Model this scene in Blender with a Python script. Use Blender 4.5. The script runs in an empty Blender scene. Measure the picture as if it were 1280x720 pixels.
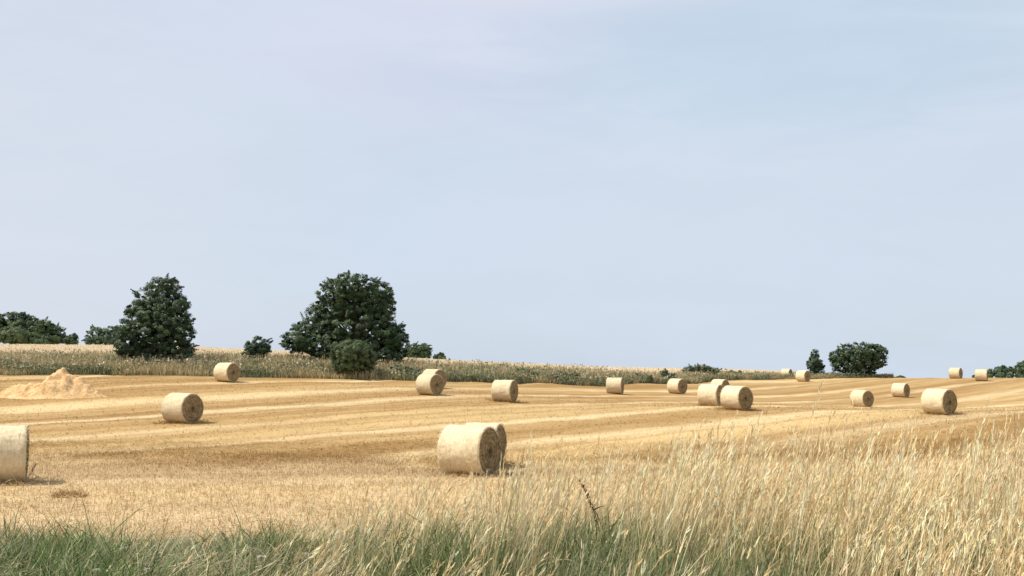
import bpy, math
import numpy as np
from mathutils import Vector

R = np.random.RandomState(7)
scene = bpy.context.scene
col = scene.collection

# ------------------------------------------------------------------ camera
F = 1200.0                      # focal length in pixels of a 1280 wide frame
EYE = 1.85                      # eye height over the roadside
ROW0 = 450.0                    # eye level row
PITCH = math.atan((ROW0 - 360.0) / F)
cam = bpy.data.objects.new('camera', bpy.data.cameras.new('camera'))
col.objects.link(cam)
cam.location = (0, 0, EYE)
cam.rotation_euler = (math.pi / 2 + PITCH, 0, 0)
cam.data.sensor_width = 36.0
cam.data.lens = 36.0 * F / 1280.0
cam.data.clip_start = 0.05
cam.data.clip_end = 8000
scene.camera = cam


def ux(px):                     # tangent of the azimuth of a column (at eye level)
    return (px - 640.0) / (F / math.cos(PITCH))


def zrow(row, d):               # height over the eye of a row at depth d
    return math.tan(PITCH + math.atan((360.0 - row) / F)) * d


def at(px, row, d):
    return np.array([ux(px) * d, d, EYE + zrow(row, d)])


# ------------------------------------------------------------------ terrain
LN = [(0.5, -1.85), (6, -1.85), (8, -1.87), (9.5, -2.0), (12, -2.40), (14, -2.64), (16, -2.74)]
RN = [(0.5, -1.78), (6, -1.78), (8, -1.80), (9.5, -1.96), (12, -2.36), (14, -2.64), (16, -2.74)]
TAB = {
    0:   LN + [(21.7, -2.77), (25, -2.84), (30, -2.86), (41, -2.72), (54, -2.0), (65, -1.36), (70, -1.2), (73, -0.75), (77, -0.3), (84, .15), (98, .8), (115, 1.45), (135, 1.2), (180, 1.0), (300, 0), (3000, -90)],
    200: LN + [(21.7, -2.8), (25, -2.88), (30, -2.88), (41, -2.72), (54, -2.03), (65, -1.36), (70, -1.22), (73, -0.8), (77, -0.35), (84, .05), (98, .65), (115, 1.30), (135, 1.0), (180, .4), (300, -1), (3000, -90)],
    400: LN + [(21.7, -2.82), (25, -2.9), (30, -2.92), (41, -2.75), (54, -2.2), (65, -1.6), (71, -1.4), (74, -0.95), (77, -0.6), (84, -.2), (98, .2), (115, .45), (135, .2), (180, -.5), (300, -2), (3000, -90)],
    540: RN + [(21.7, -2.84), (25, -2.93), (30, -2.95), (41, -2.8), (54, -2.3), (60, -2.05), (72, -1.68), (75, -1.25), (84, -.75), (98, -.5), (115, -.35), (135, -.6), (180, -1.5), (300, -3.4), (3000, -90)],
    640: RN + [(21.7, -2.84), (25, -2.93), (30, -2.96), (41, -2.85), (54, -2.55), (60, -2.4), (76, -1.98), (79, -1.5), (87, -1.0), (100, -.85), (120, -.75), (140, -1.0), (180, -1.8), (300, -4), (3000, -90)],
    760: RN + [(21.7, -2.84), (25, -2.93), (30, -2.96), (41, -2.85), (54, -2.75), (65, -2.75), (76, -2.66), (83, -2.42), (86, -2.0), (93, -1.55), (110, -1.45), (130, -1.4), (150, -1.7), (180, -2.2), (300, -5), (3000, -90)],
    870: RN + [(21.7, -2.84), (25, -2.92), (30, -2.95), (41, -2.8), (54, -2.62), (60, -2.75), (70, -2.9), (82, -2.95), (90, -2.8), (98, -2.52), (101, -2.2), (108, -1.8), (120, -1.68), (140, -1.62), (160, -2), (180, -2.6), (300, -5.5), (3000, -90)],
    980: RN + [(21.7, -2.84), (25, -2.9), (30, -2.92), (41, -2.75), (52, -2.68), (62, -2.92), (72, -3.25), (82, -3.25), (90, -3.12), (105, -2.72), (118, -2.42), (121, -2.25), (126, -2.1), (138, -2.05), (150, -2.05), (165, -2.5), (180, -3), (300, -6), (3000, -90)],
    1080: RN + [(21.7, -2.84), (25, -2.88), (30, -2.88), (41, -2.72), (49, -2.74), (60, -3.04), (68, -3.32), (76, -3.36), (84, -3.23), (104, -2.6), (112, -2.32), (118, -2.22), (125, -2.35), (140, -2.9), (180, -4.0), (300, -7), (3000, -90)],
    1190: RN + [(21.7, -2.84), (25, -2.85), (30, -2.84), (41, -2.7), (49, -2.73), (60, -3.04), (68, -3.30), (76, -3.36), (84, -3.2), (104, -2.48), (111, -2.2), (118, -2.2), (125, -2.4), (140, -3.0), (180, -4.2), (250, -5.2), (300, -6.7), (3000, -90)],
    1290: RN + [(21.7, -2.84), (25, -2.82), (30, -2.80), (41, -2.66), (49, -2.70), (60, -3.0), (68, -3.25), (76, -3.3), (84, -3.1), (104, -2.4), (111, -2.16), (118, -2.18), (125, -2.4), (140, -3.0), (180, -4.2), (250, -5.2), (300, -6.7), (3000, -90)],
}


def pchip(xs, ys, x):
    xs = np.array(xs, float); ys = np.array(ys, float)
    h = np.diff(xs); dl = np.diff(ys) / h
    m = np.zeros(len(xs))
    m[0], m[-1] = dl[0], dl[-1]
    for i in range(1, len(xs) - 1):
        if dl[i - 1] * dl[i] > 0:
            w1, w2 = 2 * h[i] + h[i - 1], h[i] + 2 * h[i - 1]
            m[i] = (w1 + w2) / (w1 / dl[i - 1] + w2 / dl[i])
    k = np.clip(np.searchsorted(xs, x) - 1, 0, len(xs) - 2)
    t = np.clip((x - xs[k]) / h[k], 0, 1)
    return ((2 * t**3 - 3 * t**2 + 1) * ys[k] + (t**3 - 2 * t**2 + t) * h[k] * m[k]
            + (-2 * t**3 + 3 * t**2) * ys[k + 1] + (t**3 - t**2) * h[k] * m[k + 1])


LD = np.linspace(math.log(0.5), math.log(3000), 1200)
PXS = np.arange(-240, 1541, 20.0)
_cols = sorted(TAB)
_prof = np.array([pchip([a for a, b in TAB[c]], [b for a, b in TAB[c]], np.exp(LD)) for c in _cols])
GRID = np.array([[np.interp(p, _cols, _prof[:, j]) for j in range(len(LD))] for p in PXS])
_k = np.exp(-0.5 * (np.arange(-4, 5) / 1.6) ** 2); _k /= _k.sum()
_pad = np.pad(GRID, ((4, 4), (0, 0)), mode='edge')
GRID = sum(_k[i] * _pad[i:i + len(PXS)] for i in range(9))


def H(x, y, bump=True):
    x = np.asarray(x, float); y = np.asarray(y, float)
    yy = np.maximum(y, 0.6)
    px = np.clip(x / yy * (F / math.cos(PITCH)) + 640, PXS[0], PXS[-1] - .01)
    a = (px - PXS[0]) / 20.0
    b = np.clip((np.log(yy) - LD[0]) / (LD[1] - LD[0]), 0, len(LD) - 1.01)
    i = a.astype(int); j = b.astype(int); fa = a - i; fb = b - j
    z = (GRID[i, j] * (1 - fa) * (1 - fb) + GRID[i + 1, j] * fa * (1 - fb) + GRID[i, j + 1] * (1 - fa) * fb + GRID[i + 1, j + 1] * fa * fb)
    if bump:
        z = z + .018 * np.sin(x * 1.9 + 1.3 * np.sin(y * .7)) * np.sin(y * 1.3 + x * .4) + .02 * np.sin(x * .53 + y * .71 + 2 * np.sin(x * .21))
        rows = np.sin((x * .80 - y * .60) * 2 * math.pi / 3.1)          # the furrowed swath lines
        z = z + .008 * rows * np.clip((y - 13) / 5, 0, 1) * np.clip((160 - y) / 30, 0, 1)
    return EYE + z


EDGE = ([-240, 0, 300, 400, 540, 640, 760, 870, 980, 1040, 1118], [71, 71, 71, 71.5, 72.5, 76.5, 83.5, 98.5, 118, 119, 121])
BANKW = ([0, 400, 640, 870, 1118], [13, 13, 10.5, 9.5, 4])


def pxof(x, y):
    return x / np.maximum(y, .6) * (F / math.cos(PITCH)) + 640


# ------------------------------------------------------------------ node helpers
class NT:
    def __init__(self, mat_name):
        self.m = bpy.data.materials.new(mat_name); self.m.use_nodes = True
        self.t = self.m.node_tree; self.t.nodes.clear()
        self.out = self.t.nodes.new('ShaderNodeOutputMaterial')

    def n(self, typ, ins=None, **props):
        nd = self.t.nodes.new('ShaderNode' + typ)
        for k, v in props.items():
            setattr(nd, k, v)
        for k, v in (ins or {}).items():
            s = nd.inputs[k]
            if isinstance(v, bpy.types.NodeSocket):
                self.t.links.new(v, s)
            else:
                s.default_value = v
        return nd

    def math(self, op, a, b=0.0, c=0.0, clamp=False):
        return self.n('Math', {0: a, 1: b, 2: c}, operation=op, use_clamp=clamp).outputs[0]

    def mix(self, fac, a, b, blend='MIX'):
        nd = self.n('Mix', data_type='RGBA', blend_type=blend)
        for k, v in ((0, fac), (6, a), (7, b)):
            if isinstance(v, bpy.types.NodeSocket):
                self.t.links.new(v, nd.inputs[k])
            else:
                nd.inputs[k].default_value = v if k == 0 else (*v, 1)
        return nd.outputs[2]

    def noise(self, vec, scale, detail=3, rough=.55, dist=0.0):
        return self.n('TexNoise', {'Vector': vec, 'Scale': scale, 'Detail': detail, 'Roughness': rough, 'Distortion': dist}).outputs[0]

    def ramp(self, fac, lo, hi):
        return self.n('MapRange', {0: fac, 1: lo, 2: hi, 3: 0.0, 4: 1.0}, interpolation_type='SMOOTHSTEP').outputs[0]

    def comb(self, x, y, z=0.0):
        return self.n('CombineXYZ', {0: x, 1: y, 2: z}).outputs[0]

    def pos(self):
        p = self.n('NewGeometry').outputs['Position']
        s = self.n('SeparateXYZ', {0: p})
        return p, s.outputs[0], s.outputs[1], s.outputs[2]

    def attr(self, name):
        return self.n('Attribute', attribute_name=name)

    def finish(self, color, rough=.9, bump=None, strength=.3, dist=.02, transl=0.0, spec=.15):
        p = self.n('BsdfPrincipled', {'Roughness': rough, 'Specular IOR Level': spec})
        if isinstance(color, bpy.types.NodeSocket):
            self.t.links.new(color, p.inputs['Base Color'])
        else:
            p.inputs['Base Color'].default_value = (*color, 1)
        if bump is not None:
            b = self.n('Bump', {'Height': bump, 'Strength': strength, 'Distance': dist})
            self.t.links.new(b.outputs[0], p.inputs['Normal'])
        sh = p.outputs[0]
        if transl:
            tr = self.n('BsdfTranslucent')
            if isinstance(color, bpy.types.NodeSocket):
                self.t.links.new(color, tr.inputs[0])
            else:
                tr.inputs[0].default_value = (*color, 1)
            mx = self.n('MixShader', {0: transl})
            self.t.links.new(sh, mx.inputs[1]); self.t.links.new(tr.outputs[0], mx.inputs[2])
            sh = mx.outputs[0]
        self.t.links.new(sh, self.out.inputs[0])
        return self.m


STRIPE = math.radians(45.0)      # heading of the harvester passes


def straw_colour(T):
    """Colour of the harvested field: passes of the harvester, chaff lines, headland along the verge."""
    p, x, y, z = T.pos()
    ca, sa = math.cos(STRIPE), math.sin(STRIPE)
    warp = T.math('MULTIPLY', T.math('SUBTRACT', T.noise(p, .022, 1), .5), 6.0)
    s = T.math('ADD', T.math('SUBTRACT', T.math('MULTIPLY', x, ca), T.math('MULTIPLY', y, sa)), warp)
    t = T.math('ADD', T.math('MULTIPLY', x, sa), T.math('MULTIPLY', y, ca))
    # headland: passes along the verge
    sh = T.math('ADD', T.math('ADD', T.math('MULTIPLY', y, -1.0), T.math('MULTIPLY', x, .06)), T.math('MULTIPLY', warp, .18))
    head = T.math('SUBTRACT', 1.0, T.ramp(T.math('ADD', y, T.math('MULTIPLY', T.math('SUBTRACT', T.noise(p, .25, 2), .5), 5.0)), 25.0, 29.5))
    hmix = T.n('Mix', {0: head}, data_type='FLOAT')
    T.t.links.new(s, hmix.inputs[2]); T.t.links.new(sh, hmix.inputs[3])
    s = hmix.outputs[0]
    tm = T.n('Mix', {0: head}, data_type='FLOAT')
    T.t.links.new(t, tm.inputs[2]); T.t.links.new(x, tm.inputs[3])
    t = tm.outputs[0]
    coarse = T.noise(T.comb(T.math('MULTIPLY', s, .17), T.math('MULTIPLY', t, .008), 3.0), 1.0, 2, .5)
    mid = T.noise(T.comb(T.math('MULTIPLY', s, .75), T.math('MULTIPLY', t, .03), 9.0), 1.0, 3, .6)
    fine = T.noise(T.comb(T.math('MULTIPLY', s, 3.2), T.math('MULTIPLY', t, .16), 5.0), 1.0, 4, .65)
    grain = T.noise(p, 7.0, 4, .75)
    blot = T.noise(p, .8, 4, .65)
    # chaff lines left by each pass, unevenly spaced and broken
    wob = T.math('MULTIPLY', T.math('SUBTRACT', T.noise(T.comb(T.math('MULTIPLY', s, .13), T.math('MULTIPLY', t, .02), 1.0), 1.0, 2), .5), 6.0)
    fr = T.math('FRACT', T.math('DIVIDE', T.math('ADD', s, wob), 6.8))
    dc = T.math('ABSOLUTE', T.math('SUBTRACT', fr, .5))
    rag = T.math('SUBTRACT', T.noise(T.comb(T.math('MULTIPLY', s, 1.5), T.math('MULTIPLY', t, .5), 2.0), 1.0, 4, .75), .5)
    soft = T.math('ADD', dc, T.math('MULTIPLY', rag, .38))
    line = T.math('SUBTRACT', 1.0, T.ramp(soft, -.04, .26))
    gate = T.noise(T.comb(T.math('MULTIPLY', s, .16), T.math('MULTIPLY', t, .022), 14.0), 1.0, 2, .5)
    line = T.math('MULTIPLY', line, T.ramp(T.math('ADD', T.math('MULTIPLY', gate, .7), T.math('MULTIPLY', fine, .3)), .34, .62))
    # narrower wheel tracks between them
    fr2 = T.math('FRACT', T.math('DIVIDE', T.math('ADD', T.math('ADD', s, T.math('MULTIPLY', wob, .7)), T.math('MULTIPLY', rag, .5)), 2.27))
    tr = T.math('SUBTRACT', 1.0, T.ramp(T.math('ABSOLUTE', T.math('SUBTRACT', fr2, .5)), .02, .20))
    tr = T.math('MULTIPLY', tr, T.ramp(T.noise(T.comb(T.math('MULTIPLY', s, .3), T.math('MULTIPLY', t, .03), 21.0), 1.0, 2, .5), .42, .62))
    edge = T.math('MULTIPLY', T.ramp(dc, .14, .2), T.math('SUBTRACT', 1.0, T.ramp(dc, .22, .34)))
    v = T.math('ADD', T.math('MULTIPLY', T.math('SUBTRACT', coarse, .5), 3.1), T.math('MULTIPLY', T.math('SUBTRACT', mid, .5), 1.2))
    v = T.math('ADD', v, T.math('MULTIPLY', T.math('SUBTRACT', fine, .5), .8))
    v = T.math('ADD', v, T.math('MULTIPLY', T.math('SUBTRACT', grain, .5), .8))
    v = T.math('ADD', v, T.math('MULTIPLY', T.math('SUBTRACT', blot, .5), .5))
    v = T.math('ADD', v, T.math('MULTIPLY', head, .42))
    c = T.mix(T.ramp(v, -.55, 1.0), (.285, .162, .054), (.56, .395, .185))
    c = T.mix(T.math('MULTIPLY', tr, .2), c, (.66, .50, .27))
    c = T.mix(T.math('MULTIPLY', line, .72), c, (.70, .55, .33))
    c = T.mix(T.math('MULTIPLY', T.math('MULTIPLY', edge, gate), .5), c, (.29, .17, .065))
    c = T.mix(T.math('MULTIPLY', head, .42), c, (.66, .51, .32))
    c = T.mix(T.math('MULTIPLY', T.ramp(T.noise(p, .45, 3), .56, .72), .2), c, (.34, .27, .10))
    return c, grain, fine, p


def mat_field():
    T = NT('stubble')
    c, grain, fine, p = straw_colour(T)
    h = T.math('ADD', T.math('ADD', grain, T.noise(p, 26, 3, .7)), fine)
    return T.finish(c, .95, h, .55, .06)


def mat_stubble_blades():
    T = NT('stubble_stalks')
    c, grain, fine, p = straw_colour(T)
    a = T.attr('col').outputs['Color']
    return T.finish(T.mix(1.0, c, a, 'MULTIPLY'), .7, transl=.2)


def mat_col(name, transl=.25, rough=.7, spec=.15):
    T = NT(name)
    return T.finish(T.attr('col').outputs['Color'], rough, transl=transl, spec=spec)


def mat_noise(name, a, b, scale, rough=.9, bump=.4, dist=.02, detail=5, lo=.35, hi=.65):
    T = NT(name)
    p = T.n('TexCoord').outputs['Object']
    f = T.noise(p, scale, detail, .65)
    return T.finish(T.mix(T.ramp(f, lo, hi), a, b), rough, f, bump, dist)


M = {}
M['field'] = mat_field()
M['stubble'] = mat_stubble_blades()
M['blade'] = mat_col('grass_blades', .25)
M['leaf'] = mat_col('foliage', .2, .55, .25)
M['bark'] = mat_noise('bark', (.055, .045, .035), (.12, .10, .08), 9)


def mat_ground(name, a, b, scale, c=None):
    T = NT(name)
    p, x, y, z = T.pos()
    f = T.noise(p, scale, 5, .65); g = T.noise(p, scale * 9, 4, .7)
    v = T.math('ADD', T.math('MULTIPLY', f, .6), T.math('MULTIPLY', g, .4))
    return T.finish(T.mix(T.ramp(v, .38, .62), a, b), .95, g, .5, .08)


M['verge'] = mat_ground('verge_earth', (.055, .055, .03), (.17, .14, .07), 1.2)
M['bank'] = mat_ground('bank_earth', (.10, .09, .045), (.22, .17, .09), .5)
M['grain'] = mat_ground('ripe_grain', (.62, .49, .31), (.76, .63, .44), .8)


def mat_net():
    T = NT('net_wrapped_straw')
    o = T.n('TexCoord').outputs['Object']
    s = T.n('SeparateXYZ', {0: o})
    rnd = T.n('ObjectInfo').outputs['Random']
    ang = T.math('ARCTAN2', s.outputs[2], s.outputs[1])
    v1 = T.comb(T.math('MULTIPLY', s.outputs[0], 46.0), T.math('MULTIPLY', ang, 2.2), T.math('MULTIPLY', rnd, 40.0))
    lines = T.noise(v1, 1.0, 3, .6)
    off = T.n('VectorMath', {0: o, 1: T.comb(rnd, T.math('MULTIPLY', rnd, 7.0), 0.0)}, operation='ADD').outputs[0]
    straw = T.noise(off, 17, 5, .75)
    blot = T.noise(off, 2.6, 4, .6)
    f = T.math('ADD', T.math('ADD', T.math('MULTIPLY', lines, .4), T.math('MULTIPLY', straw, .45)), T.math('MULTIPLY', blot, .22))
    c = T.mix(T.ramp(f, .36, .68), (.55, .42, .245), (.77, .645, .44))
    c = T.mix(T.math('MULTIPLY', T.ramp(blot, .55, .75), .22), c, (.64, .48, .32))
    tone = T.n('HueSaturation', {'Value': T.math('ADD', .86, T.math('MULTIPLY', rnd, .2)), 'Color': c}).outputs[0]
    h = T.math('ADD', T.math('MULTIPLY', lines, .7), straw)
    return T.finish(tone, .8, h, .6, .03)


def mat_end():
    T = NT('cut_straw_end')
    o = T.n('TexCoord').outputs['Object']
    s = T.n('SeparateXYZ', {0: o})
    rnd = T.n('ObjectInfo').outputs['Random']
    y, z = s.outputs[1], s.outputs[2]
    r = T.math('SQRT', T.math('ADD', T.math('MULTIPLY', y, y), T.math('MULTIPLY', z, z)))
    ang = T.math('ARCTAN2', z, y)
    sp = T.math('ADD', T.math('MULTIPLY', r, 15.0), T.math('MULTIPLY', ang, .3183))
    # a seam free spiral: sine of the spiral phase
    spi = T.math('SINE', T.math('MULTIPLY', sp, math.pi))
    n = T.noise(o, 22, 5, .8)
    n2 = T.noise(o, 5, 3, .6)
    v = T.math('ADD', T.math('ADD', T.math('MULTIPLY', spi, .05), n), T.math('MULTIPLY', T.math('SUBTRACT', n2, .5), .7))
    c = T.mix(T.ramp(v, .3, .78), (.21, .14, .065), (.56, .42, .24))
    core = T.math('SUBTRACT', 1.0, T.ramp(r, .05, .24))
    c = T.mix(T.math('MULTIPLY', core, .6), c, (.19, .17, .09))
    return T.finish(c, .95, v, 1.0, .05)


M['net'] = mat_net()
M['end'] = mat_end()


def mat_pile():
    T = NT('heaped_chaff')
    p, x, y, z = T.pos()
    f = T.noise(p, 2.0, 5, .65); g = T.noise(p, 11, 4, .7)
    v = T.math('ADD', T.math('MULTIPLY', f, .6), T.math('MULTIPLY', g, .45))
    return T.finish(T.mix(T.ramp(v, .36, .66), (.42, .25, .105), (.74, .50, .265)), .95, g, .7, .08)


M['pile'] = mat_pile()


# ------------------------------------------------------------------ mesh helpers
def link(name, verts, faces, mat, parent=None, colours=None, smooth=False):
    """verts (n,3); faces: list of index arrays, each (k,3) or (k,4); colours per vertex."""
    verts = np.asarray(verts, np.float32)
    me = bpy.data.meshes.new(name)
    me.vertices.add(len(verts)); me.vertices.foreach_set('co', verts.ravel())
    faces = [np.asarray(f, np.int32) for f in faces if len(f)]
    loops = np.concatenate([f.ravel() for f in faces])
    sizes = np.concatenate([np.full(len(f), f.shape[1], np.int32) for f in faces])
    starts = np.concatenate([[0], np.cumsum(sizes)[:-1]]).astype(np.int32)
    me.loops.add(len(loops)); me.loops.foreach_set('vertex_index', loops)
    me.polygons.add(len(sizes)); me.polygons.foreach_set('loop_start', starts)
    me.update(calc_edges=True)
    if smooth:
        me.polygons.foreach_set('use_smooth', np.ones(len(sizes), bool))
    if colours is not None:
        a = me.attributes.new('col', 'FLOAT_COLOR', 'POINT')
        c = np.ones((len(verts), 4), np.float32); c[:, :3] = colours
        a.data.foreach_set('color', c.ravel())
    me.materials.append(mat)
    me.validate()
    o = bpy.data.objects.new(name, me); col.objects.link(o)
    if parent is not None:
        o.parent = parent
    return o


def tag(o, label=None, cat=None, group=None, kind=None):
    for k, v in (('label', label), ('category', cat), ('group', group), ('kind', kind)):
        if v:
            o[k] = v
    return o


def empty(name, loc, label, cat, group=None):
    o = bpy.data.objects.new(name, None); col.objects.link(o)
    o.location = [float(v) for v in loc]
    o.empty_display_size = .3
    return tag(o, label, cat, group)


class Acc:
    def __init__(self):
        self.v, self.f, self.c, self.n = [], {3: [], 4: []}, [], 0

    def add(self, v, f, c):
        v = np.asarray(v, np.float32).reshape(-1, 3); f = np.asarray(f, np.int64)
        self.v.append(v); self.f[f.shape[1]].append(f + self.n)
        c = np.asarray(c, np.float32)
        self.c.append(np.broadcast_to(c, (len(v), 3)) if c.ndim == 1 else c)
        self.n += len(v)

    def link(self, name, mat, parent=None, smooth=False):
        fs = [np.concatenate(f) for f in self.f.values() if f]
        return link(name, np.concatenate(self.v), fs, mat, parent, np.concatenate(self.c), smooth)


def ribbons(acc, base, az, length, lean, bend, width, colour, segs=3, wave=0.0, tipw=.15, belly=0.0, tipcol=None, rng=R, flat=False):
    """Curved tapering blades: base (n,3), heading, length, lean from the vertical, added bend, width, colour (n,3)."""
    n = len(base)
    az = np.broadcast_to(az, n); length = np.broadcast_to(length, n); lean = np.broadcast_to(lean, n)
    bend = np.broadcast_to(bend, n); width = np.broadcast_to(width, n)
    t = np.linspace(0, 1, segs + 1)
    tm = (t[:-1] + t[1:]) / 2
    phi = lean[:, None] + bend[:, None] * tm[None] ** 1.4
    if wave:
        phi = phi + wave * np.sin(rng.uniform(0, 6.28, (n, 1)) + tm[None] * 5)
    step = (length / segs)[:, None]
    hx = np.cumsum(np.sin(phi) * step, 1); hz = np.cumsum(np.cos(phi) * step, 1)
    hx = np.concatenate([np.zeros((n, 1)), hx], 1); hz = np.concatenate([np.zeros((n, 1)), hz], 1)
    P = np.empty((n, segs + 1, 3))
    P[..., 0] = base[:, None, 0] + hx * np.cos(az)[:, None]
    P[..., 1] = base[:, None, 1] + hx * np.sin(az)[:, None]
    P[..., 2] = base[:, None, 2] + hz
    h = np.stack([-np.sin(az), np.cos(az), 0 * az], 1)
    tan = np.stack([np.sin(lean + bend / 2) * np.cos(az), np.sin(lean + bend / 2) * np.sin(az), np.cos(lean + bend / 2)], 1)
    psi = rng.uniform(0, math.pi, n)[:, None] if not flat else rng.normal(0, .35, n)[:, None]
    side = np.cos(psi) * h + np.sin(psi) * np.cross(tan, h)
    prof = 1 - (1 - tipw) * t
    if belly:
        prof = prof + belly * np.sin(t * math.pi)
    w = width[:, None] * prof[None] * .5
    V = np.empty((n, segs + 1, 2, 3))
    V[:, :, 0] = P - side[:, None] * w[..., None]
    V[:, :, 1] = P + side[:, None] * w[..., None]
    k = np.arange(segs)
    q = np.stack([2 * k, 2 * k + 1, 2 * k + 3, 2 * k + 2], 1)
    f = (np.arange(n)[:, None, None] * (2 * (segs + 1)) + q[None]).reshape(-1, 4)
    colour = np.broadcast_to(colour, (n, 3))
    C = np.repeat(colour[:, None], 2 * (segs + 1), 1).reshape(n, segs + 1, 2, 3).copy()
    if tipcol is not None:
        tc = np.broadcast_to(tipcol, (n, 3))
        C = C + (tc[:, None, None] - C) * (t ** 1.0)[None, :, None, None]
    acc.add(V.reshape(-1, 3), f, C.reshape(-1, 3))
    return P


def palette(n, cols, spread=.12, rng=R, w=None):
    c = np.array(cols)[rng.choice(len(cols), n, p=w)]
    return np.clip(c * (1 + rng.normal(0, spread, (n, 1))) * (1 + rng.normal(0, .02, (n, 3))), .01, .9)


def vnoise(x, y, s, seed=0):
    """cheap smooth 2-d noise, 0..1"""
    r = np.random.RandomState(seed + 100)
    v = 0
    for k in range(6):
        a = r.uniform(0, 6.28); f = s * r.uniform(.6, 1.9)
        v = v + np.sin((x * math.cos(a) + y * math.sin(a)) * f + r.uniform(0, 6.28))
    return np.clip(.5 + v / 6.5, 0, 1)


def scatter(n, px0, px1, d0, d1, power=1.0, rng=R):
    """points with about even ground density in a wedge"""
    q = rng.uniform(0, 1, n)
    d = (d0 ** (1 + power) + q * (d1 ** (1 + power) - d0 ** (1 + power))) ** (1 / (1 + power))
    px = rng.uniform(px0, px1, n)
    return (px - 640) / (F / math.cos(PITCH)) * d, d, px


# ------------------------------------------------------------------ ground sheets
ds = np.concatenate([np.exp(np.linspace(math.log(1.5), math.log(200), 420)), np.exp(np.linspace(math.log(212), math.log(3000), 40))])
us = np.concatenate([np.linspace(-2.2, -.64, 26)[:-1], np.linspace(-.64, .64, 330), np.linspace(.64, 2.2, 26)[1:]])
DD, UU = np.meshgrid(ds, us, indexing='ij')
X, Y = UU * DD, DD
Z = H(X, Y)
nr, nc = DD.shape
V = np.stack([X, Y, Z], -1).reshape(-1, 3)
ii, jj = np.meshgrid(np.arange(nr - 1), np.arange(nc - 1), indexing='ij')
Q = np.stack([ii * nc + jj, ii * nc + jj + 1, (ii + 1) * nc + jj + 1, (ii + 1) * nc + jj], -1).reshape(-1, 4)
cx = V[Q].mean(1)
cpx = pxof(cx[:, 0], cx[:, 1])
wig = .6 * np.sin(cx[:, 0] * 1.7) + .4 * np.sin(cx[:, 0] * 4.1 + 1)
edge = np.interp(cpx, *EDGE); bw = np.interp(cpx, *BANKW)
is_verge = cx[:, 1] < 13.2 + wig * .6
has_bank = cpx < 1118
is_bank = has_bank & (cx[:, 1] > edge + wig * .2) & (cx[:, 1] < edge + bw) & ~is_verge
is_grain = ((has_bank & (cx[:, 1] >= edge + bw)) | (~has_bank & (cx[:, 1] > 145)))
is_field = ~(is_verge | is_bank | is_grain)


def sub(name, mask, mat):
    q = Q[mask]
    idx, inv = np.unique(q.ravel(), return_inverse=True)
    return tag(link(name, V[idx], [inv.reshape(-1, 4)], mat, smooth=True), kind='structure')


sub('roadside_ground', is_verge, M['verge'])
sub('stubble_field', is_field, M['field'])
sub('bank_ground', is_bank, M['bank'])
sub('grain_field', is_grain, M['grain'])
# the ground behind the camera
bx = np.linspace(-60, 60, 13); by = np.linspace(-60, 1.5, 8)
BX, BY = np.meshgrid(bx, by, indexing='ij')
BV = np.stack([BX, BY, np.full_like(BX, EYE - 1.86)], -1).reshape(-1, 3)
ii, jj = np.meshgrid(np.arange(12), np.arange(7), indexing='ij')
BQ = np.stack([ii * 8 + jj, (ii + 1) * 8 + jj, (ii + 1) * 8 + jj + 1, ii * 8 + jj + 1], -1).reshape(-1, 4)
tag(link('ground', BV, [BQ], M['verge']), kind='structure')

# ------------------------------------------------------------------ stubble and loose straw
acc = Acc()
n = 92000
x, d, px = scatter(n, -280, 1560, 13.0, 30)
rowpos = np.round(x / .16) * .16 + R.normal(0, .025, n)            # drilled rows
x = np.where(R.rand(n) < .6, rowpos, x)
b = np.stack([x, d, H(x, d) - .01], 1)
up = vnoise(x, d * 3, .5, 3)
ribbons(acc, b, R.uniform(0, 6.28, n), R.uniform(.03, .10, n) * (.7 + .6 * up), np.abs(R.normal(0, .28, n)), R.normal(0, .2, n), R.uniform(.007, .015, n),
        palette(n, [(1.3, 1.32, 1.38), (1.15, 1.15, 1.15), (1.0, .96, .9), (1.35, 1.4, 1.5)], .10), 2, tipw=.6)
n = 68000
x, d, px = scatter(n, -280, 1560, 13.0, 34)
b = np.stack([x, d, H(x, d) + R.uniform(.01, .06, n)], 1)
ribbons(acc, b, R.uniform(0, 6.28, n), R.uniform(.1, .3, n), R.normal(1.5, .2, n), R.normal(0, .3, n), R.uniform(.008, .014, n),
        palette(n, [(1.3, 1.35, 1.45), (1.15, 1.15, 1.15), (.95, .9, .85)], .10), 2, tipw=.7, flat=True)
n = 70000
x, d, px = scatter(n, -140, 1420, 28, 68)
b = np.stack([x, d, H(x, d) - .01], 1)
ribbons(acc, b, R.uniform(0, 6.28, n), R.uniform(.05, .14, n), R.normal(1.25, .25, n), R.normal(0, .2, n), R.uniform(.015, .035, n),
        palette(n, [(1.25, 1.27, 1.3), (1.1, 1.1, 1.1), (.9, .87, .82)], .1), 1, tipw=.5, flat=True)
for bpx, bd, bz in ((1, 21.7, 1.0), (587, 24.96, .7), (604, 27.1, .7), (229.5, 41.6, .8), (920, 51.5, .8), (1172, 48.75, .8), (631, 56.7, .8), (888, 57.1, .8)):
    n = 700
    a_ = R.uniform(0, 6.28, n); r_ = np.abs(R.normal(.55, .28, n))
    x = ux(bpx) * bd + r_ * np.cos(a_) * 1.25; d = bd + r_ * np.sin(a_) * 1.1
    ribbons(acc, np.stack([x, d, H(x, d) + R.uniform(0, .05, n)], 1), R.uniform(0, 6.28, n), R.uniform(.08, .28, n), R.normal(1.2, .35, n), R.normal(0, .4, n), R.uniform(.008, .016, n),
            palette(n, [(1.3, 1.35, 1.45), (1.0, 1.0, 1.0), (.7, .66, .6)], .12), 3, tipw=.6)
tag(acc.link('stubble', M['stubble']), 'cut straw stubble and loose straw on the harvested field', 'stubble', kind='stuff')

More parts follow.
